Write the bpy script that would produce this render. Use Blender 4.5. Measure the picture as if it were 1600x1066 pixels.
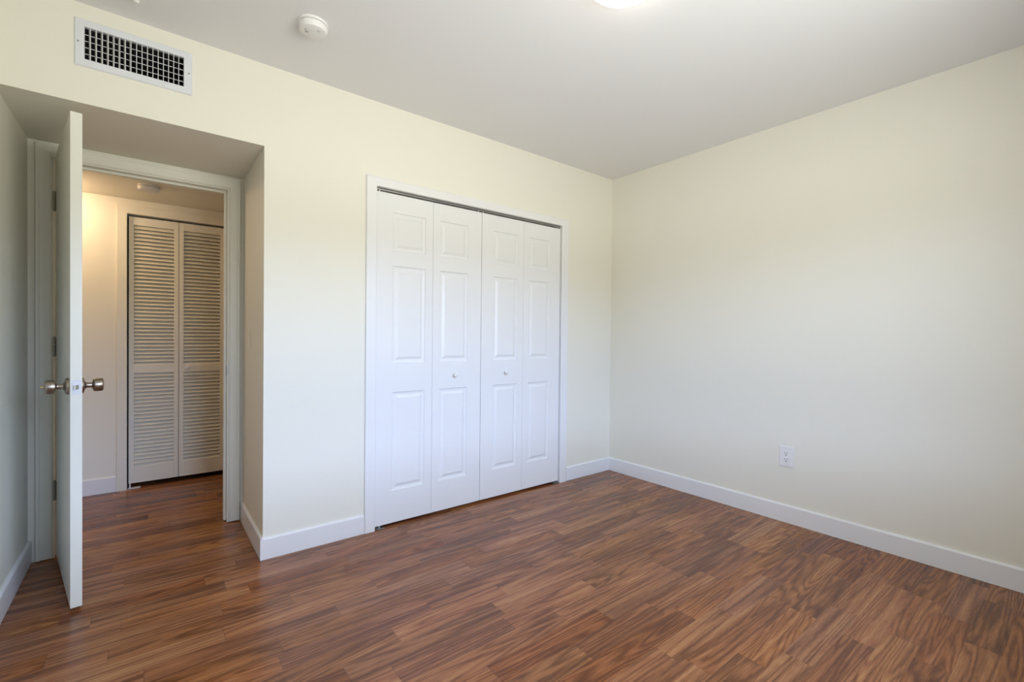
import bpy, bmesh, math, random
from mathutils import Vector, Matrix
random.seed(7)
for o in list(bpy.data.objects):
    bpy.data.objects.remove(o)
S = bpy.context.scene
COL = S.collection

# ---------------------------------------------------------------- camera
CAM = Vector((-3.0646, -2.5459, 1.1199))
YAW, PITCH, ROLL, FPX = 0.6675, -0.0107, -0.0102, 721.66
fw = Vector((math.sin(YAW) * math.cos(PITCH), math.cos(YAW) * math.cos(PITCH), math.sin(PITCH)))
rt = Vector((math.cos(YAW), -math.sin(YAW), 0))
up = rt.cross(fw)
cr, sr = math.cos(ROLL), math.sin(ROLL)
cx, cy = rt * cr - up * sr, rt * sr + up * cr
cam = bpy.data.cameras.new('camera')
cam.sensor_width = 36
cam.lens = FPX / 1600 * 36
cam.clip_start = 0.02
camo = bpy.data.objects.new('camera', cam)
camo.matrix_world = Matrix(((cx.x, cy.x, -fw.x, CAM.x), (cx.y, cy.y, -fw.y, CAM.y),
                            (cx.z, cy.z, -fw.z, CAM.z), (0, 0, 0, 1)))
COL.objects.link(camo)
S.camera = camo

# ---------------------------------------------------------------- daylight outside
SKY_STRENGTH = 28.2
w = bpy.data.worlds.new('world')
S.world = w
w.use_nodes = True
nt = w.node_tree
nt.nodes.clear()
tc = nt.nodes.new('ShaderNodeTexCoord')
sp = nt.nodes.new('ShaderNodeSeparateXYZ')
mr = nt.nodes.new('ShaderNodeMapRange')          # height of the view direction, -1..1 -> 0..1
mr.inputs['From Min'].default_value = -1
mr.inputs['From Max'].default_value = 1
rp = nt.nodes.new('ShaderNodeValToRGB')
els = rp.color_ramp.elements
STOPS = [(-1.0, (0.38, 0.38, 0.39)),     # sunlit paving close to the house
         (-0.25, (0.38, 0.37, 0.35)),
         (-0.03, (0.33, 0.32, 0.28)),
         (0.01, (0.07, 0.07, 0.05)),     # trees and houses along the skyline
         (0.10, (0.08, 0.08, 0.07)),
         (0.14, (0.47, 0.60, 0.92)),     # bright low sky
         (0.28, (0.43, 0.56, 0.89)),
         (0.42, (0.18, 0.20, 0.27)),     # darker towards the zenith
         (1.0, (0.20, 0.20, 0.21))]
for i, (z, c) in enumerate(STOPS):
    p_ = (z + 1) / 2
    if i == 0: e_ = els[0]
    elif i == len(STOPS) - 1: e_ = els[len(els) - 1]
    else: e_ = els.new(p_)
    e_.color = (*c, 1)
bg = nt.nodes.new('ShaderNodeBackground')
bg.inputs['Strength'].default_value = SKY_STRENGTH
wo = nt.nodes.new('ShaderNodeOutputWorld')
L = nt.links.new
L(tc.outputs['Generated'], sp.inputs[0]); L(sp.outputs['Z'], mr.inputs['Value'])
L(mr.outputs[0], rp.inputs[0]); L(rp.outputs[0], bg.inputs['Color']); L(bg.outputs[0], wo.inputs[0])

# window opening in the wall behind the camera
WX0, WX1, WZ0, WZ1, WY = -2.80, -1.15, 0.75, 2.08, -2.74
pl = bpy.data.lights.new('window_portal', 'AREA')
pl.shape = 'RECTANGLE'; pl.size = WX1 - WX0; pl.size_y = WZ1 - WZ0
pl.cycles.is_portal = True
plo = bpy.data.objects.new('window_portal', pl)
plo.location = ((WX0 + WX1) / 2, WY - 0.17, (WZ0 + WZ1) / 2)
plo.rotation_euler = (math.radians(90), 0, 0)
COL.objects.link(plo)

S.view_settings.view_transform = 'Standard'
S.view_settings.look = 'None'
S.view_settings.gamma = 1
S.view_settings.use_curve_mapping = False
S.view_settings.exposure = 0.0
LAMP = 10.0
HALL_LAMP = 45.0

# ---------------------------------------------------------------- materials
def mat(name, col, rough=0.5, metal=0.0, spec=0.5, bump=0.0, bscale=200, emis=None, estr=0.0):
    m = bpy.data.materials.new(name)
    m.use_nodes = True
    n = m.node_tree
    b = n.nodes['Principled BSDF']
    b.inputs['Base Color'].default_value = (*col, 1)
    b.inputs['Roughness'].default_value = rough
    b.inputs['Metallic'].default_value = metal
    b.inputs['Specular IOR Level'].default_value = spec
    t = n.nodes.new('ShaderNodeTexCoord')
    no = n.nodes.new('ShaderNodeTexNoise')
    no.inputs['Scale'].default_value = bscale
    no.inputs['Detail'].default_value = 3
    n.links.new(t.outputs['Object'], no.inputs['Vector'])
    if bump:
        bu = n.nodes.new('ShaderNodeBump')
        bu.inputs['Strength'].default_value = bump
        bu.inputs['Distance'].default_value = 0.002
        n.links.new(no.outputs['Fac'], bu.inputs['Height'])
        n.links.new(bu.outputs[0], b.inputs['Normal'])
    else:
        r = n.nodes.new('ShaderNodeMapRange')
        r.inputs['To Min'].default_value = max(0, rough - 0.04)
        r.inputs['To Max'].default_value = min(1, rough + 0.04)
        n.links.new(no.outputs['Fac'], r.inputs['Value'])
        n.links.new(r.outputs[0], b.inputs['Roughness'])
    if emis:
        b.inputs['Emission Color'].default_value = (*emis, 1)
        b.inputs['Emission Strength'].default_value = estr
    return m

M = {}
M['wall'] = mat('cream_wall_paint', (0.838, 0.812, 0.712), 0.55, bump=0.12, bscale=90)
M['ceiling'] = mat('white_ceiling_paint', (0.83, 0.83, 0.83), 0.7, bump=0.15, bscale=70)
M['trim'] = mat('white_trim_paint', (0.84, 0.84, 0.84), 0.32)
M['louver'] = mat('cream_louver_paint', (0.83, 0.80, 0.70), 0.45)
M['door'] = mat('white_door_paint', (0.84, 0.84, 0.84), 0.35)
M['door_old'] = mat('offwhite_door_paint', (0.81, 0.805, 0.72), 0.4, bump=0.08, bscale=30)
M['plastic'] = mat('white_plastic', (0.83, 0.82, 0.80), 0.4)
M['register'] = mat('white_register_enamel', (0.74, 0.76, 0.80), 0.4)
M['blade'] = mat('register_blade_enamel', (0.68, 0.69, 0.70), 0.45)
M['nickel'] = mat('brushed_nickel', (0.36, 0.31, 0.26), 0.30, 1.0)
M['brass'] = mat('brass', (0.75, 0.55, 0.25), 0.25, 1.0)
M['steel'] = mat('dull_steel', (0.50, 0.50, 0.48), 0.35, 1.0)
M['hinge'] = mat('worn_hinge_steel', (0.35, 0.34, 0.30), 0.4, 1.0)
M['dark'] = mat('dark_slot', (0.02, 0.02, 0.02), 0.6)
M['grey'] = mat('grey_plastic', (0.3, 0.3, 0.3), 0.5)
M['duct'] = mat('dark_interior_shade', (0.03, 0.03, 0.03), 0.8)  # near black puts shade into the register duct and the linen closet
M['lamp'] = mat('lit_opal_glass', (0.9, 0.88, 0.83), 0.3, emis=(1.0, 0.90, 0.78), estr=LAMP)
M['hall_lamp'] = mat('lit_warm_glass', (0.9, 0.85, 0.75), 0.3, emis=(1.0, 0.69, 0.42), estr=HALL_LAMP)

g = bpy.data.materials.new('window_glass')
g.use_nodes = True
n = g.node_tree; n.nodes.clear()
tr = n.nodes.new('ShaderNodeBsdfTransparent'); tr.inputs[0].default_value = (0.96, 0.98, 0.97, 1)
gl = n.nodes.new('ShaderNodeBsdfGlossy'); gl.inputs['Roughness'].default_value = 0.02
mi = n.nodes.new('ShaderNodeMixShader'); mi.inputs[0].default_value = 0.06
ou = n.nodes.new('ShaderNodeOutputMaterial')
n.links.new(tr.outputs[0], mi.inputs[1]); n.links.new(gl.outputs[0], mi.inputs[2]); n.links.new(mi.outputs[0], ou.inputs[0])
M['glass'] = g


def floor_material():
    m = bpy.data.materials.new('brown_oak_laminate')
    m.use_nodes = True
    n = m.node_tree
    b = n.nodes['Principled BSDF']
    N = n.nodes.new
    lk = n.links.new

    def math_(op, a, bb=None, c=None):
        q = N('ShaderNodeMath'); q.operation = op
        for i, v in enumerate((a, bb, c)):
            if v is None: continue
            if isinstance(v, (int, float)): q.inputs[i].default_value = v
            else: lk(v, q.inputs[i])
        return q.outputs[0]

    def comb(x, y, z=0):
        q = N('ShaderNodeCombineXYZ')
        for i, v in enumerate((x, y, z)):
            if isinstance(v, (int, float)): q.inputs[i].default_value = v
            else: lk(v, q.inputs[i])
        return q.outputs[0]

    t = N('ShaderNodeTexCoord'); s = N('ShaderNodeSeparateXYZ')
    lk(t.outputs['Object'], s.inputs[0])
    X, Y = s.outputs['X'], s.outputs['Y']
    W = 0.0975
    sy = math_('DIVIDE', math_('ADD', Y, 0.014), W)
    row = math_('FLOOR', sy)
    fy = math_('FRACT', sy)
    wn = N('ShaderNodeTexWhiteNoise'); wn.noise_dimensions = '1D'; lk(row, wn.inputs['W'])
    ln = math_('MULTIPLY_ADD', wn.outputs['Value'], 0.30, 0.42)
    sc = N('ShaderNodeSeparateColor'); lk(wn.outputs['Color'], sc.inputs[0])
    ux = math_('ADD', math_('DIVIDE', X, ln), math_('MULTIPLY', sc.outputs[1], 17.3))
    col = math_('FLOOR', ux)
    fx = math_('FRACT', ux)
    w2 = N('ShaderNodeTexWhiteNoise'); w2.noise_dimensions = '2D'; lk(comb(row, col), w2.inputs['Vector'])
    c2 = N('ShaderNodeSeparateColor'); lk(w2.outputs['Color'], c2.inputs[0])
    r1, r2, r3 = c2.outputs[0], c2.outputs[1], c2.outputs[2]
    # cathedral figure: contours of a stretched noise, offset per block
    v = comb(math_('ADD', math_('MULTIPLY', math_('MULTIPLY', X, 0.9), math_('MULTIPLY_ADD', r3, 1.1, 0.25)), math_('MULTIPLY', r1, 60)),
             math_('ADD', math_('MULTIPLY', Y, 10.0), math_('MULTIPLY', r2, 60)), math_('MULTIPLY', r3, 20))
    n1 = N('ShaderNodeTexNoise'); n1.inputs['Scale'].default_value = 1.0; n1.inputs['Detail'].default_value = 1.6
    n1.inputs['Roughness'].default_value = 0.45; n1.inputs['Distortion'].default_value = 0.3
    lk(v, n1.inputs['Vector'])
    ph = math_('MULTIPLY', n1.outputs['Fac'], 90.0)
    ring = math_('MULTIPLY_ADD', math_('SINE', ph), 0.5, 0.5)
    ring = math_('POWER', ring, 0.55)
    # medium streaks along the strip
    v2 = comb(math_('ADD', math_('MULTIPLY', X, 3.0), math_('MULTIPLY', r2, 40)), math_('MULTIPLY', Y, 60.0), r1)
    n2 = N('ShaderNodeTexNoise'); n2.inputs['Scale'].default_value = 1.0; n2.inputs['Detail'].default_value = 4
    lk(v2, n2.inputs['Vector'])
    # fine pores
    v3 = comb(math_('MULTIPLY', X, 22.0), math_('MULTIPLY', Y, 420.0), r3)
    n3 = N('ShaderNodeTexNoise'); n3.inputs['Scale'].default_value = 1.0; n3.inputs['Detail'].default_value = 3
    lk(v3, n3.inputs['Vector'])
    # broad tone within the block
    v4 = comb(math_('ADD', math_('MULTIPLY', X, 2.0), math_('MULTIPLY', r3, 30)), math_('MULTIPLY', Y, 18.0), r2)
    n4 = N('ShaderNodeTexNoise'); n4.inputs['Scale'].default_value = 1.0; n4.inputs['Detail'].default_value = 1
    lk(v4, n4.inputs['Vector'])
    tone = math_('MULTIPLY_ADD', r1, 0.27, 0.10)
    tone = math_('ADD', tone, math_('MULTIPLY', ring, 0.28))
    tone = math_('ADD', tone, math_('MULTIPLY', math_('SUBTRACT', n2.outputs['Fac'], 0.5), 0.70))
    tone = math_('ADD', tone, math_('MULTIPLY', math_('SUBTRACT', n3.outputs['Fac'], 0.5), 0.60))
    tone = math_('ADD', tone, math_('MULTIPLY', math_('SUBTRACT', n4.outputs['Fac'], 0.40), 0.5))
    ramp = N('ShaderNodeValToRGB')
    e = ramp.color_ramp.elements
    e[0].position = 0.05; e[0].color = (0.090, 0.034, 0.017, 1)
    e[1].position = 1.0; e[1].color = (0.56, 0.295, 0.135, 1)
    k = e.new(0.33); k.color = (0.180, 0.068, 0.030, 1)
    k = e.new(0.60); k.color = (0.34, 0.145, 0.066, 1)
    tone = math_('MINIMUM', math_('MAXIMUM', tone, 0.10), 0.92)
    lk(tone, ramp.inputs[0])
    # joints
    jy = math_('LESS_THAN', fy, 0.012)
    jx = math_('LESS_THAN', fx, 0.004)
    j = math_('MULTIPLY', math_('MAXIMUM', jy, jx), 0.35)
    mxx = N('ShaderNodeMix'); mxx.data_type = 'RGBA'
    hs = N('ShaderNodeHueSaturation')
    lk(math_('MULTIPLY_ADD', r2, 0.008, 0.496), hs.inputs['Hue']); lk(math_('MULTIPLY_ADD', r3, 0.12, 0.98), hs.inputs['Saturation'])
    lk(ramp.outputs[0], hs.inputs['Color'])
    lk(j, mxx.inputs['Factor']); lk(hs.outputs[0], mxx.inputs['A'])
    mxx.inputs['B'].default_value = (0.05, 0.02, 0.012, 1)
    lk(mxx.outputs['Result'], b.inputs['Base Color'])
    b.inputs['Roughness'].default_value = 0.27
    b.inputs['Specular IOR Level'].default_value = 0.40
    return m

M['floor'] = floor_material()

# ---------------------------------------------------------------- mesh helpers
def bx(bm, x0, x1, y0, y1, z0, z1, bevel=0.0, seg=2):
    r = bmesh.ops.create_cube(bm, size=1)
    vs = r['verts']
    for v in vs:
        v.co = Vector(((x0 + x1) / 2 + v.co.x * (x1 - x0), (y0 + y1) / 2 + v.co.y * (y1 - y0),
                       (z0 + z1) / 2 + v.co.z * (z1 - z0)))
    if bevel:
        es = list({e for v in vs for e in v.link_edges})
        bmesh.ops.bevel(bm, geom=es, offset=bevel, segments=seg, affect='EDGES', profile=0.6)
    return vs

def lathe(bm, prof, seg=40, mtx=None):
    """prof: list of (r, h) revolved about local z"""
    rings = []
    for r, h in prof:
        if r < 1e-6:
            rings.append([bm.verts.new((0, 0, h))])
        else:
            rings.append([bm.verts.new((r * math.cos(2 * math.pi * i / seg), r * math.sin(2 * math.pi * i / seg), h)) for i in range(seg)])
    for a, b in zip(rings, rings[1:]):
        for i in range(seg):
            j = (i + 1) % seg
            if len(a) == 1 and len(b) == 1: continue
            if len(a) == 1: bm.faces.new((a[0], b[j], b[i]))
            elif len(b) == 1: bm.faces.new((a[i], a[j], b[0]))
            else: bm.faces.new((a[i], a[j], b[j], b[i]))
    if mtx:
        bmesh.ops.transform(bm, matrix=mtx, verts=[v for r in rings for v in r])

def prism(bm, pts, axis, a0, a1):
    """extrude a 2D outline; axis 'x': pts are (y,z); 'y': (x,z); 'z': (x,y)"""
    f = {'x': lambda p, a: (a, p[0], p[1]), 'y': lambda p, a: (p[0], a, p[1]), 'z': lambda p, a: (p[0], p[1], a)}[axis]
    A = [bm.verts.new(f(p, a0)) for p in pts]
    B = [bm.verts.new(f(p, a1)) for p in pts]
    n_ = len(pts)
    for i in range(n_):
        bm.faces.new((A[i], A[(i + 1) % n_], B[(i + 1) % n_], B[i]))
    bm.faces.new(A[::-1]); bm.faces.new(B)

def obj(name, bm, m, parent=None, smooth=False, origin=None):
    bmesh.ops.recalc_face_normals(bm, faces=bm.faces)
    if origin is not None:
        bmesh.ops.translate(bm, verts=bm.verts, vec=-Vector(origin))
    me = bpy.data.meshes.new(name)
    bm.to_mesh(me); bm.free()
    me.materials.append(m)
    if smooth:
        for p in me.polygons: p.use_smooth = True
        me.set_sharp_from_angle(angle=math.radians(35))
    o = bpy.data.objects.new(name, me)
    if origin is not None: o.location = origin
    COL.objects.link(o)
    if parent: o.parent = parent
    return o

def boxobj(name, b, m, parent=None, bevel=0.0):
    bm = bmesh.new(); bx(bm, *b, bevel=bevel)
    return obj(name, bm, m, parent)

def tag(o, label=None, cat=None, group=None, kind=None):
    if label: o['label'] = label
    if cat: o['category'] = cat
    if group: o['group'] = group
    if kind: o['kind'] = kind
    return o

def thing(name, loc, rz=0.0, **k):
    o = bpy.data.objects.new(name, None)
    o.empty_display_size = 0.05
    o.location = loc; o.rotation_euler = (0, 0, rz)
    COL.objects.link(o)
    return tag(o, **k)

def struct(name, o_or_bm, m=None, label=None, cat=None, origin=None):
    o = obj(name, o_or_bm, m, origin=origin)
    return tag(o, label, cat, kind='structure')

def wall_cells(bm, u0, u1, z0, z1, t0, t1, holes, axis='x'):
    """slab in the u-z plane, thickness t0..t1, with rectangular holes (u0,u1,z0,z1)"""
    us = sorted({u0, u1, *[h[0] for h in holes], *[h[1] for h in holes]})
    zs = sorted({z0, z1, *[h[2] for h in holes], *[h[3] for h in holes]})
    def inside(a, c):
        return any(h[0] < a < h[1] and h[2] < c < h[3] for h in holes)
    nu, nz = len(us) - 1, len(zs) - 1
    full = [[not inside((us[i] + us[i+1]) / 2, (zs[j] + zs[j+1]) / 2) for j in range(nz)] for i in range(nu)]
    cache = {}
    def V(i, j, t):
        k = (i, j, t)
        if k not in cache:
            u, z = us[i], zs[j]; tt = t1 if t else t0
            cache[k] = bm.verts.new((u, tt, z) if axis == 'x' else (tt, u, z))
        return cache[k]
    F = lambda i, j: 0 <= i < nu and 0 <= j < nz and full[i][j]
    for i in range(nu):
        for j in range(nz):
            if not full[i][j]: continue
            for t in (0, 1):
                bm.faces.new((V(i, j, t), V(i+1, j, t), V(i+1, j+1, t), V(i, j+1, t)))
            if not F(i-1, j): bm.faces.new((V(i, j, 0), V(i, j+1, 0), V(i, j+1, 1), V(i, j, 1)))
            if not F(i+1, j): bm.faces.new((V(i+1, j, 0), V(i+1, j+1, 0), V(i+1, j+1, 1), V(i+1, j, 1)))
            if not F(i, j-1): bm.faces.new((V(i, j, 0), V(i+1, j, 0), V(i+1, j, 1), V(i, j, 1)))
            if not F(i, j+1): bm.faces.new((V(i, j+1, 0), V(i+1, j+1, 0), V(i+1, j+1, 1), V(i, j+1, 1)))

# ---------------------------------------------------------------- key dimensions
H = 2.44
XL = -3.518            # left wall face
XA = -2.617            # right side of the alcove
ZS = 2.041             # alcove soffit
YD = 0.631             # wall with the bedroom door
YH0, YH = 0.74, 1.708  # hall
ZH = 2.062             # hall ceiling
HX0, HX1 = -4.9, -1.9
CX0, CX1, CZ = -2.048, -0.588, 1.962   # closet opening
DX0, DX1, DZ = -3.425, -2.698, 1.960   # bedroom door opening inside the jambs
LX0, LX1, LZ = -3.181, -2.588, 1.957   # hall closet opening
VX0, VX1, VZ0, VZ1 = -3.298, -2.910, 2.188, 2.377   # air register

# ---------------------------------------------------------------- shell
bm = bmesh.new(); bx(bm, HX0 - .1, 0.12, WY - .2, 2.35, -0.1, 0)
struct('floor', bm, M['floor'], 'reddish brown wood laminate floor of staggered strips running across the room', 'floor')
bm = bmesh.new(); bx(bm, XL - .1, 0.1, WY - .2, YH0, H, H + .1)
struct('ceiling', bm, M['ceiling'], 'plain white painted bedroom ceiling', 'ceiling')
bm = bmesh.new(); bx(bm, XL, XA + .05, 0.1, YD, ZS, ZS + .06)
struct('ceiling_alcove', bm, M['wall'], 'low beige soffit over the recessed bedroom doorway', 'ceiling')
bm = bmesh.new(); bx(bm, HX0, HX1, YH0, 1.83, ZH, ZH + .06)
struct('ceiling_hall', bm, M['wall'], 'low warm lit ceiling of the hall beyond the doorway', 'ceiling')
bm = bmesh.new()
wall_cells(bm, XL, 0.0, 0, H, 0.0, 0.1, [(XL - .001, XA, -.001, ZS), (CX0 - .02, CX1 + .02, -.001, CZ + .02), (VX0 + .025, VX1 - .025, VZ0 + .025, VZ1 - .025)])
struct('wall_back', bm, M['wall'], 'cream wall holding the white bifold closet and the air register', 'wall')
bm = bmesh.new(); bx(bm, XA, XA + .1, 0.1, YD, 0, ZS)
struct('wall_alcove_side', bm, M['wall'], 'beige side of the recess right of the open bedroom door', 'wall')
bm = bmesh.new()
wall_cells(bm, HX0, 0.0, 0, H, YD, YH0, [(DX0 - .02, DX1 + .02, -.001, DZ + .02)])
struct('wall_alcove_back', bm, M['wall'], 'narrow beige wall around the bedroom doorway', 'wall')
bm = bmesh.new(); bx(bm, 0, 0.1, WY - .2, YH0, 0, H)
struct('wall_right', bm, M['wall'], 'blank cream right hand wall with one electrical outlet', 'wall')
bm = bmesh.new(); bx(bm, XL - .1, XL, WY - .2, YD, 0, H)
struct('wall_left', bm, M['wall'], 'greenish cream wall at the far left behind the open door', 'wall')
bm = bmesh.new()
wall_cells(bm, XL, 0.0, 0, H, WY - .2, WY, [(WX0, WX1, WZ0, WZ1)])
struct('wall_front', bm, M['wall'], 'cream window wall behind the camera', 'wall')
bm = bmesh.new()
wall_cells(bm, HX0, HX1, 0, ZH, YH, YH + .1, [(LX0 - .02, LX1 + .02, -.001, LZ + .02)])
struct('wall_hall_back', bm, M['wall'], 'warm lit hall wall around the louvered closet', 'wall')
bm = bmesh.new(); bx(bm, HX0 - .1, HX0, YD, 1.83, 0, ZH + .06)
struct('wall_hall_left', bm, M['wall'], 'end wall of the hall, out of sight to the left', 'wall')
bm = bmesh.new(); bx(bm, HX1, HX1 + .1, YH0, 1.83, 0, ZH + .06)
struct('wall_hall_right', bm, M['wall'], 'end wall of the hall, out of sight to the right', 'wall')
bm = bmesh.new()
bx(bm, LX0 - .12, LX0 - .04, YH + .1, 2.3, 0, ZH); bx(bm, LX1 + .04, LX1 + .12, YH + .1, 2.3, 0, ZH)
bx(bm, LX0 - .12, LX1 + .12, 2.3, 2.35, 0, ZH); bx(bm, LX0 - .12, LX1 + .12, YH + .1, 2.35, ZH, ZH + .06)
struct('wall_linen_closet', bm, M['duct'], 'inner walls of the closet behind the louvered doors, blackened to stand for shade', 'wall')  # unlit interior painted into the wall colour

# window behind the camera
wi = thing('window_1', ((WX0 + WX1) / 2, WY - .1, WZ0), label='white framed sliding window behind the camera', cat='window', kind='structure')
def local(bm, root):
    bmesh.ops.translate(bm, verts=bm.verts, vec=-Vector(root.location))
bm = bmesh.new()
f = .045
for b in ((WX0, WX1, WZ0, WZ0 + f), (WX0, WX1, WZ1 - f, WZ1), (WX0, WX0 + f, WZ0 + f, WZ1 - f), (WX1 - f, WX1, WZ0 + f, WZ1 - f),
          ((WX0 + WX1) / 2 - .025, (WX0 + WX1) / 2 + .025, WZ0 + f, WZ1 - f)):
    bx(bm, b[0], b[1], WY - .13, WY - .08, b[2], b[3], .004)
local(bm, wi); obj('window_frame', bm, M['trim'], wi)
bm = bmesh.new(); bx(bm, WX0 + f, WX1 - f, WY - .108, WY - .104, WZ0 + f, WZ1 - f)
local(bm, wi); obj('window_pane', bm, M['glass'], wi)
bm = bmesh.new(); bx(bm, WX0 - .03, WX1 + .03, WY, WY + .03, WZ0 - .03, WZ0, .005)
local(bm, wi); obj('window_sill', bm, M['trim'], wi)

# ---------------------------------------------------------------- baseboards
BT = 0.013
def base_profile(h):     # (distance from wall, height), eased top edge
    return [(0, 0.001), (BT, 0.001), (BT, h - .008), (BT - .003, h - .003), (BT - .008, h), (0, h)]
def baseboard(name, runs, label, h=0.108):
    bm = bmesh.new()
    for axis, sign, wallc, a0, a1 in runs:
        pts = [(wallc + sign * d, z) for d, z in base_profile(h)]
        prism(bm, pts, axis, a0, a1)
    return struct(name, bm, M['trim'], label, 'baseboard')
baseboard('baseboard_right', [('x' and 'y', -1, 0.0, WY, 0.0)], 'long white baseboard along the blank right wall')
baseboard('baseboard_left', [('y', 1, XL, WY, YD)], 'white baseboard on the left wall behind the open door')
baseboard('baseboard_back', [('x', -1, 0.0, XA, CX0 - .062)], 'white baseboard between the doorway recess and the closet')
baseboard('baseboard_corner', [('x', -1, 0.0, CX1 + .070, 0.0)], 'short white baseboard between the closet casing and the room corner')
baseboard('baseboard_alcove', [('y', -1, XA, -BT, YD)], 'white baseboard along the side of the doorway recess', 0.112)
baseboard('baseboard_hall', [('x', -1, YH, HX0, LX0 - .058)], 'white hall baseboard left of the louvered closet casing', 0.110)

# ---------------------------------------------------------------- casings
def casing_pts(width, th):    # outline across the casing: (across, outward) from inner edge to outer edge
    return [(0, 0), (0, th * .55), (.006, th * .75), (width * .55, th * .8), (width - .016, th * .85), (width - .012, th), (width - .002, th), (width, th * .9), (width, 0)]

def casing(bm, x0, x1, ztop, wy, wl, wr, wt, th, z0=0.0, flat=False):
    """three-sided mitred casing around the opening x0..x1, top ztop, on the wall face y=wy (faces -y)"""
    pf = [(0, 0), (0, th - .002), (.002, th), (1 - .0, th)] if flat else None
    def prof(width):
        if flat:
            return [(0, 0), (0, th - .003), (.003, th), (width - .003, th), (width, th - .003), (width, 0)]
        return casing_pts(width, th)
    # path: left bottom -> left top -> right top -> right bottom, sections mitred
    secs = []
    for (px, pz, w_) in ((0, 0, 'lb'), (0, 0, 'lt'), (0, 0, 'rt'), (0, 0, 'rb')):
        ring = []
        pl_, pt_, pr_ = prof(wl), prof(wt), prof(wr)
        for k in range(len(pl_)):
            if w_ == 'lb': co = (x0 - pl_[k][0], wy - pl_[k][1], z0)
            if w_ == 'lt': co = (x0 - pl_[k][0], wy - pt_[k][1], ztop + pt_[k][0])
            if w_ == 'rt': co = (x1 + pr_[k][0], wy - pt_[k][1], ztop + pt_[k][0])
            if w_ == 'rb': co = (x1 + pr_[k][0], wy - pr_[k][1], z0)
            ring.append(bm.verts.new(co))
        secs.append(ring)
    for a, b in zip(secs, secs[1:]):
        n_ = len(a)
        for i in range(n_):
            bm.faces.new((a[i], a[(i + 1) % n_], b[(i + 1) % n_], b[i]))
    bm.faces.new(secs[0]); bm.faces.new(secs[-1][::-1])

def jambs(bm, x0, x1, z, y0, y1, t=.019):
    bx(bm, x0 - t, x0, y0, y1, 0.002, z); bx(bm, x1, x1 + t, y0, y1, 0.002, z); bx(bm, x0 - t, x1 + t, y0, y1, z, z + t)

# trim_1: bedroom door frame
t1 = thing('trim_1', (0, 0, 0), label='off white door frame in the recess, around the hall opening', cat='door frame', kind='structure')
bm = bmesh.new(); casing(bm, DX0 - .006, DX1 + .008, DZ + .006, YD, .060, .055, .062, .020, z0=.006)
obj('door_casing', bm, M['door_old'], t1)
bm = bmesh.new(); jambs(bm, DX0, DX1, DZ, YD - .006, YH0 + .004)
obj('door_jamb', bm, M['door_old'], t1)
bm = bmesh.new()
for b in ((DX0, DX0 + .012, .003, DZ), (DX1 - .012, DX1, .003, DZ), (DX0 + .012, DX1 - .012, DZ - .012, DZ)):
    bx(bm, b[0], b[1], YD + .034, YD + .070, b[2], b[3], .0015)
obj('door_stop', bm, M['door_old'], t1)
bm = bmesh.new(); bx(bm, DX1 - .0015, DX1 + .001, YD - .004, YD + .026, .868, .928, .0006)
bx(bm, DX1 - .0025, DX1 + .001, YD - .010, YD - .002, .880, .916, .0006)
tag(obj('strike_plate', bm, M['steel'], t1), 'worn steel strike plate')

# trim_2: closet frame with its track
t2 = thing('trim_2', (0, 0, 0), label='flat white casing around the four panelled closet doors', cat='door frame', kind='structure')
bm = bmesh.new(); casing(bm, CX0, CX1, CZ, 0.0, .060, .068, .052, .014, flat=True)
obj('closet_casing', bm, M['trim'], t2)
bm = bmesh.new(); jambs(bm, CX0, CX1, CZ, -.001, .105)
obj('closet_jamb', bm, M['trim'], t2)
bm = bmesh.new()
bx(bm, CX0 + .004, CX1 - .004, .012, .014, CZ - .011, CZ - .001); bx(bm, CX0 + .004, CX1 - .004, .040, .042, CZ - .011, CZ - .001)
bx(bm, CX0 + .004, CX1 - .004, .012, .042, CZ - .003, CZ - .001)
tag(obj('sliding_track', bm, M['steel'], t2), 'grey steel track above the closet doors')

# trim_3: hall closet frame
t3 = thing('trim_3', (0, 0, 0), label='white casing around the louvered hall closet', cat='door frame', kind='structure')
bm = bmesh.new(); casing(bm, LX0, LX1, LZ, YH, .058, .058, .060, .012, flat=True)
obj('hall_closet_casing', bm, M['louver'], t3)
bm = bmesh.new(); jambs(bm, LX0, LX1, LZ, YH - .001, YH + .105)
obj('hall_closet_jamb', bm, M['trim'], t3)

# ---------------------------------------------------------------- bedroom door (door_1)
A = Vector((-3.3063, -0.032, 0))         # free edge, left corner
ddir = Vector((0.170, -0.985, 0)).normalized()   # hinge -> free edge
DW = 0.652
P0 = A - ddir * DW                        # hinge edge, left corner
ang = math.atan2(ddir.y, ddir.x)
d1 = thing('door_1', (P0.x, P0.y, 0), ang, label='white flush bedroom door standing open with brushed nickel knobs', cat='door', kind='structure')
TH = 0.0355
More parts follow.
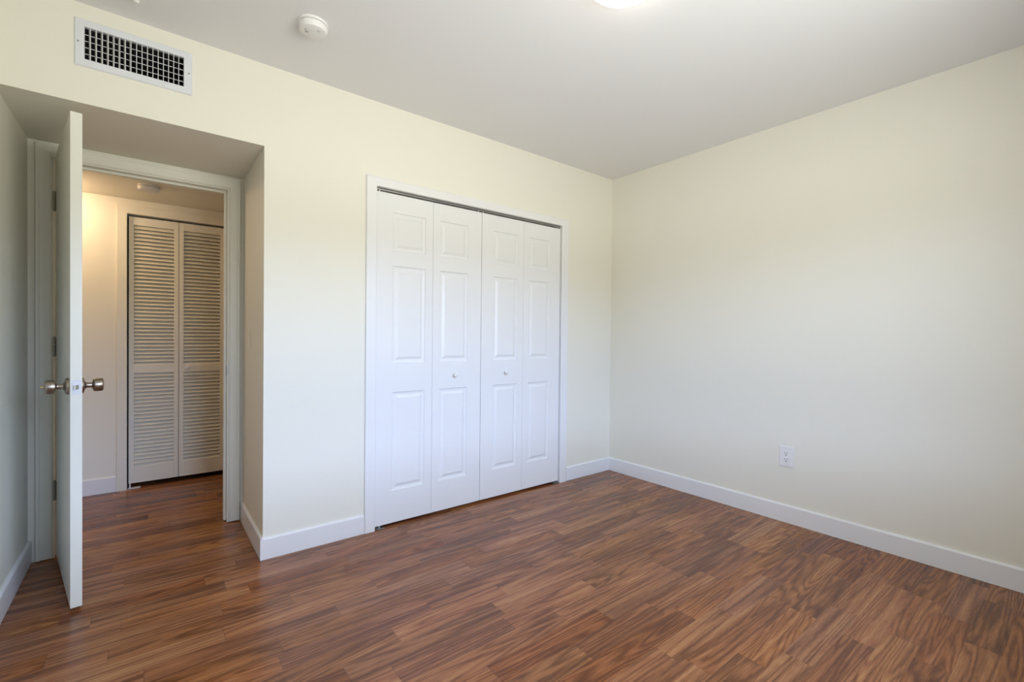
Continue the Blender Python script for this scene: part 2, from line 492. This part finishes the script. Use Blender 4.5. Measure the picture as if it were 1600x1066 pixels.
# local: x from hinge (0) to free edge (DW), y 0 (left face, toward the left wall) to +TH (right face), z up
# local +y must point to the right of the door (toward +x world)
DB, DT = 0.016, 1.989
bm = bmesh.new(); bx(bm, 0, DW, 0, TH, DB, DT, .0012)
obj('door_slab', bm, M['door_old'], d1)
KZ, KX = 0.899, DW - 0.062
def knob_mesh():
    bm = bmesh.new()
    lathe(bm, [(0, 0), (.0335, 0), (.0335, .004), (.031, .009), (.020, .012), (.0125, .016), (.0105, .022), (.0105, .034),
               (.0145, .0365), (.0225, .0385), (.0262, .041), (.0270, .045), (.0270, .064), (.0255, .068), (.0235, .0695), (0, .0705)], 48)
    return bm
for sgn, y0 in ((1, TH), (-1, 0)):
    bm = knob_mesh()
    o = obj('door_knob', bm, M['nickel'], d1, smooth=True)
    o.location = (KX, y0, KZ)
    o.rotation_euler = (math.radians(-90 * sgn), 0, 0)
    if sgn == -1:
        bm = bmesh.new(); lathe(bm, [(0, .0700), (.0035, .0700), (.0035, .078), (.0025, .0795), (0, .0797)], 16)
        tag(obj('lock_button', bm, M['brass'], o, smooth=True), 'small brass lock button')
bm = bmesh.new(); bx(bm, DW - .001, DW + .0015, TH / 2 - .0125, TH / 2 + .0125, KZ - .029, KZ + .029, .0006)
lp = obj('latch_plate', bm, M['register'], d1); tag(lp, 'pale latch plate on the door edge')
bm = bmesh.new(); prism(bm, [(DW + .001, TH / 2 - .007), (DW + .001, TH / 2 + .007), (DW + .004, TH / 2 + .007), (DW + .011, TH / 2 - .003), (DW + .011, TH / 2 - .007)], 'z', KZ - .008, KZ + .008)
tag(obj('latch_bolt', bm, M['steel'], lp), 'dull steel latch bolt')
for hz in (1.755, 1.045, 0.340):
    bm = bmesh.new()
    for k in range(5):
        z0 = hz - .045 + k * .018
        lathe(bm, [(0, 0), (.0055, 0), (.0055, .0165), (0, .0165)], 14, Matrix.Translation((-.004, -.007, z0)))
    for zz in (hz - .049, hz + .045):
        lathe(bm, [(0, 0), (.004, 0), (.0045, .004), (0, .005)], 14, Matrix.Translation((-.004, -.007, zz)))
    bx(bm, .0, .022, -.0022, -.0002, hz - .045, hz + .045)
    o = obj('door_hinge', bm, M['hinge'], d1, smooth=True)
    bm = bmesh.new()
    bx(bm, -.0045, -.0025, -.006, .024, hz - .045, hz + .045)
    obj('hinge_leaf', bm, M['hinge'], o)

# ---------------------------------------------------------------- panelled bifold closet doors (door_2, door_3)
LW = (CX1 - CX0 - .008 - .0015) / 4
PANELS = ((1.612, 1.834), (0.955, 1.524), (0.205, 0.784))
def panel_leaf(bm, x0, x1, px0, px1, yf, z0, z1, th=.032):
    xs = [x0, px0, px1, x1]
    zs = [z0]
    for a, b in sorted(PANELS): zs += [a, b]
    zs.append(z1)
    Vc = {}
    def V(x, y, z):
        k = (round(x, 5), round(y, 5), round(z, 5))
        if k not in Vc: Vc[k] = bm.verts.new((x, y, z))
        return Vc[k]
    def quad(a, b, c, d): bm.faces.new((V(*a), V(*b), V(*c), V(*d)))
    for i in range(3):
        for j in range(len(zs) - 1):
            xa, xb, za, zb = xs[i], xs[i+1], zs[j], zs[j+1]
            if i == 1 and j % 2 == 1:
                rings = [(0, 0), (.004, .0055), (.014, .0072), (.020, .0072), (.036, .0010)]
                for (o0, e0), (o1, e1) in zip(rings, rings[1:]):
                    c0 = [(xa + o0, yf + e0, za + o0), (xb - o0, yf + e0, za + o0), (xb - o0, yf + e0, zb - o0), (xa + o0, yf + e0, zb - o0)]
                    c1 = [(xa + o1, yf + e1, za + o1), (xb - o1, yf + e1, za + o1), (xb - o1, yf + e1, zb - o1), (xa + o1, yf + e1, zb - o1)]
                    for k in range(4): quad(c0[k], c0[(k+1) % 4], c1[(k+1) % 4], c1[k])
                quad(*c1)
            else:
                quad((xa, yf, za), (xb, yf, za), (xb, yf, zb), (xa, yf, zb))
    yb = yf + th
    quad((x0, yb, z0), (x1, yb, z0), (x1, yb, z1), (x0, yb, z1))
    for j in range(len(zs) - 1):
        for x in (x0, x1): quad((x, yf, zs[j]), (x, yf, zs[j+1]), (x, yb, zs[j+1]), (x, yb, zs[j]))
    for z in (z0, z1):
        for i in range(3): quad((xs[i], yf, z), (xs[i+1], yf, z), (xs[i+1], yb, z), (xs[i], yb, z))

LZ0, LZ1 = 0.016, 1.940
def bifold(name, xo, flip, label):
    """two leaves from xo; pivot on the outer side, knob on the leading leaf"""
    d = thing(name, (xo if not flip else xo + 2 * LW, 0.006, 0), label=label, cat='bifold door', kind='structure')
    for k in range(2):
        x0 = xo + k * LW + .0008; x1 = x0 + LW - .0016
        wide_left = (k == 0)
        px0 = x0 + (.099 if wide_left else .049); px1 = x1 - (.049 if wide_left else .104)
        bm = bmesh.new(); panel_leaf(bm, x0, x1, px0, px1, 0.006, LZ0, LZ1)
        local(bm, d); leaf = obj('door_leaf', bm, M['door'], d)
        if (k == 1) != flip:
            kx = x0 + .160 if not flip else x0 + .205
            bm = bmesh.new()
            lathe(bm, [(0, 0), (.0065, 0), (.006, .006), (.0075, .010), (.0135, .013), (.0155, .018), (.0145, .023), (.010, .0265), (0, .028)], 28)
            kb = obj('pull_knob', bm, M['plastic'], leaf, smooth=True)
            kb.location = Vector((kx, 0.006, 0.868)) - Vector(d.location)
            kb.rotation_euler = (math.radians(90), 0, 0)
    xs_ = xo + .006 if not flip else xo + 2 * LW - .056
    bm = bmesh.new(); bx(bm, xs_, xs_ + .050, -.012, .034, .0015, .0045, .0006)
    if not flip: bx(bm, xs_, xs_ + .004, -.012, .034, .0045, .014)
    bx(bm, xs_ + .022, xs_ + .030, .014, .022, .0045, .017)
    local(bm, d); tag(obj('pivot_bracket', bm, M['steel'], d), 'small steel floor pivot bracket')
    xp = xo + 2 * LW - .018 if not flip else xo + .018
    bm = bmesh.new(); lathe(bm, [(0, 0), (.004, 0), (.004, .022), (0, .022)], 12, Matrix.Translation((xp, .020, LZ1)))
    xq = xo + .022 if not flip else xo + 2 * LW - .022
    lathe(bm, [(0, 0), (.004, 0), (.004, .022), (0, .022)], 12, Matrix.Translation((xq, .020, LZ1)))
    local(bm, d); obj('guide_pin', bm, M['plastic'], d)
    return d
bifold('door_2', CX0 + .004, False, 'left pair of white panelled bifold closet doors')
bifold('door_3', CX0 + .004 + 2 * LW + .0015, True, 'right pair of white panelled bifold closet doors')

# ---------------------------------------------------------------- louvered bifold (door_4)
d4 = thing('door_4', (LX0 + .008, YH + .018, 0), label='pair of cream louvered bifold doors seen through the hall doorway', cat='bifold door', kind='structure')
LL = (LX1 - LX0 - .012) / 2
def louver_leaf(x0, x1, knob):
    yf, th, z0, z1 = YH + .018, .028, .036, 1.944
    st = .028
    bm = bmesh.new()
    bx(bm, x0, x0 + st, yf, yf + th, z0, z1, .0015); bx(bm, x1 - st, x1, yf, yf + th, z0, z1, .0015)
    for a, b in ((z0, .148), (.826, .880), (1.888, z1)):
        bx(bm, x0 + st, x1 - st, yf, yf + th, a, b)
    local(bm, d4); leaf = obj('louver_leaf', bm, M['louver'], d4)
    bm = bmesh.new()
    for a, b, n_ in ((.148, .826, 25), (.880, 1.888, 37)):
        p = (b - a) / n_
        for i in range(n_):
            zc = a + (i + .5) * p
            # slat slopes: front edge low, back edge high
            c, s_ = math.cos(math.radians(47)), math.sin(math.radians(47))
            hw, ht = .0180, .0028
            pts = [(yf + th / 2 + u * c - v_ * s_, zc + u * s_ + v_ * c) for u, v_ in ((-hw, -ht * .6), (-hw + .002, -ht), (hw - .002, -ht), (hw, 0), (hw - .002, ht), (-hw + .002, ht), (-hw, ht * .6))]
            prism(bm, pts, 'x', x0 + st - .001, x1 - st + .001)
    local(bm, d4); obj('louver_slats', bm, M['louver'], leaf)
    if knob:
        bm = bmesh.new()
        lathe(bm, [(0, 0), (.006, 0), (.0055, .006), (.013, .011), (.0145, .016), (.011, .022), (0, .024)], 24)
        kb = obj('pull_knob', bm, M['plastic'], leaf, smooth=True)
        kb.location = Vector((x0 + .052, yf, .853)) - Vector(d4.location)
        kb.rotation_euler = (math.radians(90), 0, 0)
louver_leaf(LX0 + .008, LX0 + .008 + LL - .002, False)
louver_leaf(LX0 + .008 + LL + .001, LX1 - .004, True)
bm = bmesh.new(); bx(bm, LX0 + .004, LX0 + .075, YH - .004, YH + .03, .0015, .006)
bx(bm, LX0 + .012, LX0 + .020, YH + .014, YH + .026, .006, .036)
local(bm, d4); tag(obj('pivot_bracket', bm, M['plastic'], d4), 'small white floor pivot bracket')

# ---------------------------------------------------------------- air register
rg = thing('air_register', ((VX0 + VX1) / 2, 0, VZ0), label='white rectangular air supply register high above the doorway recess', cat='air vent')
IX0, IX1, IZ0, IZ1 = VX0 + .031, VX1 - .031, VZ0 + .031, VZ1 - .029
bm = bmesh.new()
def ring_frame(bm, o, i, yo, yi, yb):
    # o, i = (x0,x1,z0,z1); outer edge on the wall, sloping lip, inner throat
    L4 = lambda r, y: [(r[0], y, r[2]), (r[1], y, r[2]), (r[1], y, r[3]), (r[0], y, r[3])]
    m1 = (o[0] + .004, o[1] - .004, o[2] + .004, o[3] - .004)
    m2 = (i[0] - .003, i[1] + .003, i[2] - .003, i[3] + .003)
    rs = [L4(o, -.0005), L4(o, -.002), L4(m1, yo), L4(m2, yo), L4(i, yo + .002), L4(i, yb)]
    vs = [[bm.verts.new(c) for c in r] for r in rs]
    for a, b in zip(vs, vs[1:]):
        for k in range(4): bm.faces.new((a[k], a[(k+1) % 4], b[(k+1) % 4], b[k]))
ring_frame(bm, (VX0, VX1, VZ0, VZ1), (IX0, IX1, IZ0, IZ1), -.006, 0, .010)
local(bm, rg); obj('register_frame', bm, M['register'], rg)
NB = 17
for i in range(NB):
    xc = IX0 + (i + 1) * (IX1 - IX0) / (NB + 1)
    a = math.radians(-24 if i < 8 else (-6 if i < 11 else 3))
    bm = bmesh.new(); bx(bm, -.0012, .0012, 0, .011, IZ0 - .001, IZ1 + .001)
    bmesh.ops.rotate(bm, verts=bm.verts, cent=(0, 0, 0), matrix=Matrix.Rotation(-a, 3, 'Z'))
    bmesh.ops.translate(bm, verts=bm.verts, vec=(xc, -.003, 0))
    local(bm, rg); obj('vertical_blade', bm, M['blade'], rg)
for i in range(4):
    zc = IZ0 + (i + 1) * (IZ1 - IZ0) / 5
    bm = bmesh.new(); bx(bm, IX0 - .001, IX1 + .001, .009, .017, zc - .0013, zc + .0013)
    bmesh.ops.rotate(bm, verts=bm.verts, cent=(0, .009, zc), matrix=Matrix.Rotation(math.radians(26), 3, 'X'))
    local(bm, rg); obj('horizontal_blade', bm, M['blade'], rg)
for xs_ in (VX0 + .012, VX1 - .012):
    bm = bmesh.new(); lathe(bm, [(0, .0022), (.0022, .002), (.0034, .0008), (.0034, 0), (0, 0)], 14)
    s_ = obj('screw', bm, M['grey'], rg, smooth=True)
    s_.location = Vector((xs_, -.006, (VZ0 + VZ1) / 2)) - Vector(rg.location); s_.rotation_euler = (math.radians(90), 0, 0)
ux0, ux1, uz0, uz1 = VX0 + .026, VX1 - .026, VZ0 + .026, VZ1 - .026  # lining coloured near black so the register opening looks shaded
bm = bmesh.new(); bx(bm, ux0, ux1, .34, .343, uz0, uz1)
bx(bm, ux0, ux0 + .003, .019, .34, uz0, uz1); bx(bm, ux1 - .003, ux1, .019, .34, uz0, uz1)
bx(bm, ux0, ux1, .019, .34, uz0, uz0 + .003); bx(bm, ux0, ux1, .019, .34, uz1 - .003, uz1)
local(bm, rg); tag(obj('duct_box', bm, M['duct'], rg), 'duct behind the blades, coloured dark for the shade inside')

# ---------------------------------------------------------------- smoke detector, bedroom
sd = thing('smoke_detector', (-2.515, -0.46, H), label='white round smoke detector on the bedroom ceiling near the air register', cat='smoke detector')
bm = bmesh.new(); lathe(bm, [(0, 0), (.060, 0), (.060, -.008), (.058, -.010), (0, -.010)], 48)
obj('mounting_base', bm, M['plastic'], sd, smooth=True)
bm = bmesh.new(); lathe(bm, [(.050, -.010), (.057, -.013), (.0565, -.028), (.053, -.036), (.046, -.039), (0, -.040)], 48)
cv = obj('cover', bm, M['plastic'], sd, smooth=True)
bm = bmesh.new()
bx(bm, -.030, -.018, .004, .008, -.0415, -.0392); bx(bm, -.034, -.030, -.010, -.005, -.0415, -.0392)
tag(obj('sensor_slot', bm, M['grey'], cv), 'dark sensor slots')
bm = bmesh.new(); lathe(bm, [(.008, -.0392), (.0075, -.0415), (0, -.042)], 20, Matrix.Translation((.016, -.030, 0)))
tag(obj('test_button', bm, M['blade'], cv, smooth=True), 'small grey test button')

# hall detector
hd = thing('smoke_detector', (-3.062, 1.255, ZH), label='round smoke detector on the hall ceiling beyond the doorway', cat='smoke detector')
bm = bmesh.new(); lathe(bm, [(0, 0), (.056, 0), (.056, -.006), (.050, -.008), (0, -.008)], 40)
obj('mounting_base', bm, M['plastic'], hd, smooth=True)
bm = bmesh.new(); lathe(bm, [(.046, -.008), (.057, -.012), (.056, -.026), (.050, -.032), (.030, -.034), (0, -.034)], 40)
obj('cover', bm, M['plastic'], hd, smooth=True)

# ---------------------------------------------------------------- ceiling lamp
cl = thing('ceiling_lamp', (-1.72, -1.475, H), label='lit white dome lamp on the bedroom ceiling, cut by the top edge', cat='ceiling lamp')
bm = bmesh.new(); lathe(bm, [(0, 0), (.150, 0), (.152, -.010), (.146, -.016), (.130, -.016)], 56)
obj('lamp_base', bm, M['plastic'], cl, smooth=True)
bm = bmesh.new()
R_, Hd = .142, .070
lathe(bm, [(R_ * math.cos(t * math.pi / 24), -.014 - Hd * math.sin(t * math.pi / 24)) for t in range(0, 12)] + [(0, -.014 - Hd)], 56)
obj('lamp_dome', bm, M['lamp'], cl, smooth=True)

hl = thing('ceiling_lamp', (-3.62, 1.42, ZH), label='warm hall ceiling lamp glimpsed through the gap at the door hinges', cat='ceiling lamp')
bm = bmesh.new(); lathe(bm, [(0, 0), (.115, 0), (.117, -.010), (.10, -.014)], 40)
obj('lamp_base', bm, M['plastic'], hl, smooth=True)
bm = bmesh.new(); lathe(bm, [(.105 * math.cos(t * math.pi / 24), -.012 - .07 * math.sin(t * math.pi / 24)) for t in range(0, 12)] + [(0, -.082)], 40)
obj('lamp_dome', bm, M['hall_lamp'], hl, smooth=True)

# ---------------------------------------------------------------- electrical outlet on the right wall (faces -x)
OY0, OY1, OZ0, OZ1 = -1.4178, -1.3388, 0.3404, 0.4619
oc = thing('electrical_outlet', (0, (OY0 + OY1) / 2, OZ0), label='white duplex electrical outlet low on the blank right wall', cat='electrical outlet')
oy, oz = (OY0 + OY1) / 2, (OZ0 + OZ1) / 2
bm = bmesh.new(); bx(bm, -.0065, -.0003, OY0, OY1, OZ0, OZ1, .003, 3)
local(bm, oc); obj('cover_plate', bm, M['plastic'], oc)
for dz in (.0195, -.0195):
    bm = bmesh.new(); bx(bm, -.0085, -.006, oy - .0165, oy + .0165, oz + dz - .0145, oz + dz + .0145, .001)
    local(bm, oc); so = obj('socket', bm, M['plastic'], oc)
    bm = bmesh.new()
    bx(bm, -.0090, -.0080, oy - .0080, oy - .0052, oz + dz + .001, oz + dz + .0095)
    bx(bm, -.0090, -.0080, oy + .0052, oy + .0080, oz + dz + .001, oz + dz + .0080)
    bx(bm, -.0090, -.0080, oy - .0028, oy + .0028, oz + dz - .0105, oz + dz - .0050)
    local(bm, oc); tag(obj('socket_slots', bm, M['dark'], so), 'dark plug slots')
for dz in (.048, -.048):
    bm = bmesh.new(); lathe(bm, [(0, .0012), (.003, .001), (.0032, 0)], 14)
    s_ = obj('screw', bm, M['register'], oc, smooth=True)
    s_.location = Vector((-.0065, oy, oz + dz)) - Vector(oc.location); s_.rotation_euler = (0, math.radians(-90), 0)

# blank plate on the alcove side (faces -x), painted over
bp = thing('blank_cover_plate', (XA, .42, 1.035), label='painted over wall plate on the side of the doorway recess', cat='cover plate')
bm = bmesh.new(); bx(bm, XA - .004, XA - .0003, .383, .457, 1.035, 1.150, .0015)
local(bm, bp); obj('plate', bm, M['wall'], bp)

# small fitting on the ceiling, only its tip is in the frame
cf = thing('ceiling_fitting', (-3.103, -0.175, H), label='tiny white ceiling fitting cut off by the top left edge', cat='ceiling fitting')
bm = bmesh.new(); lathe(bm, [(0, 0), (.028, 0), (.027, -.004), (.012, -.007), (.009, -.016), (.006, -.019), (0, -.020)], 28)
obj('cap', bm, M['plastic'], cf, smooth=True)
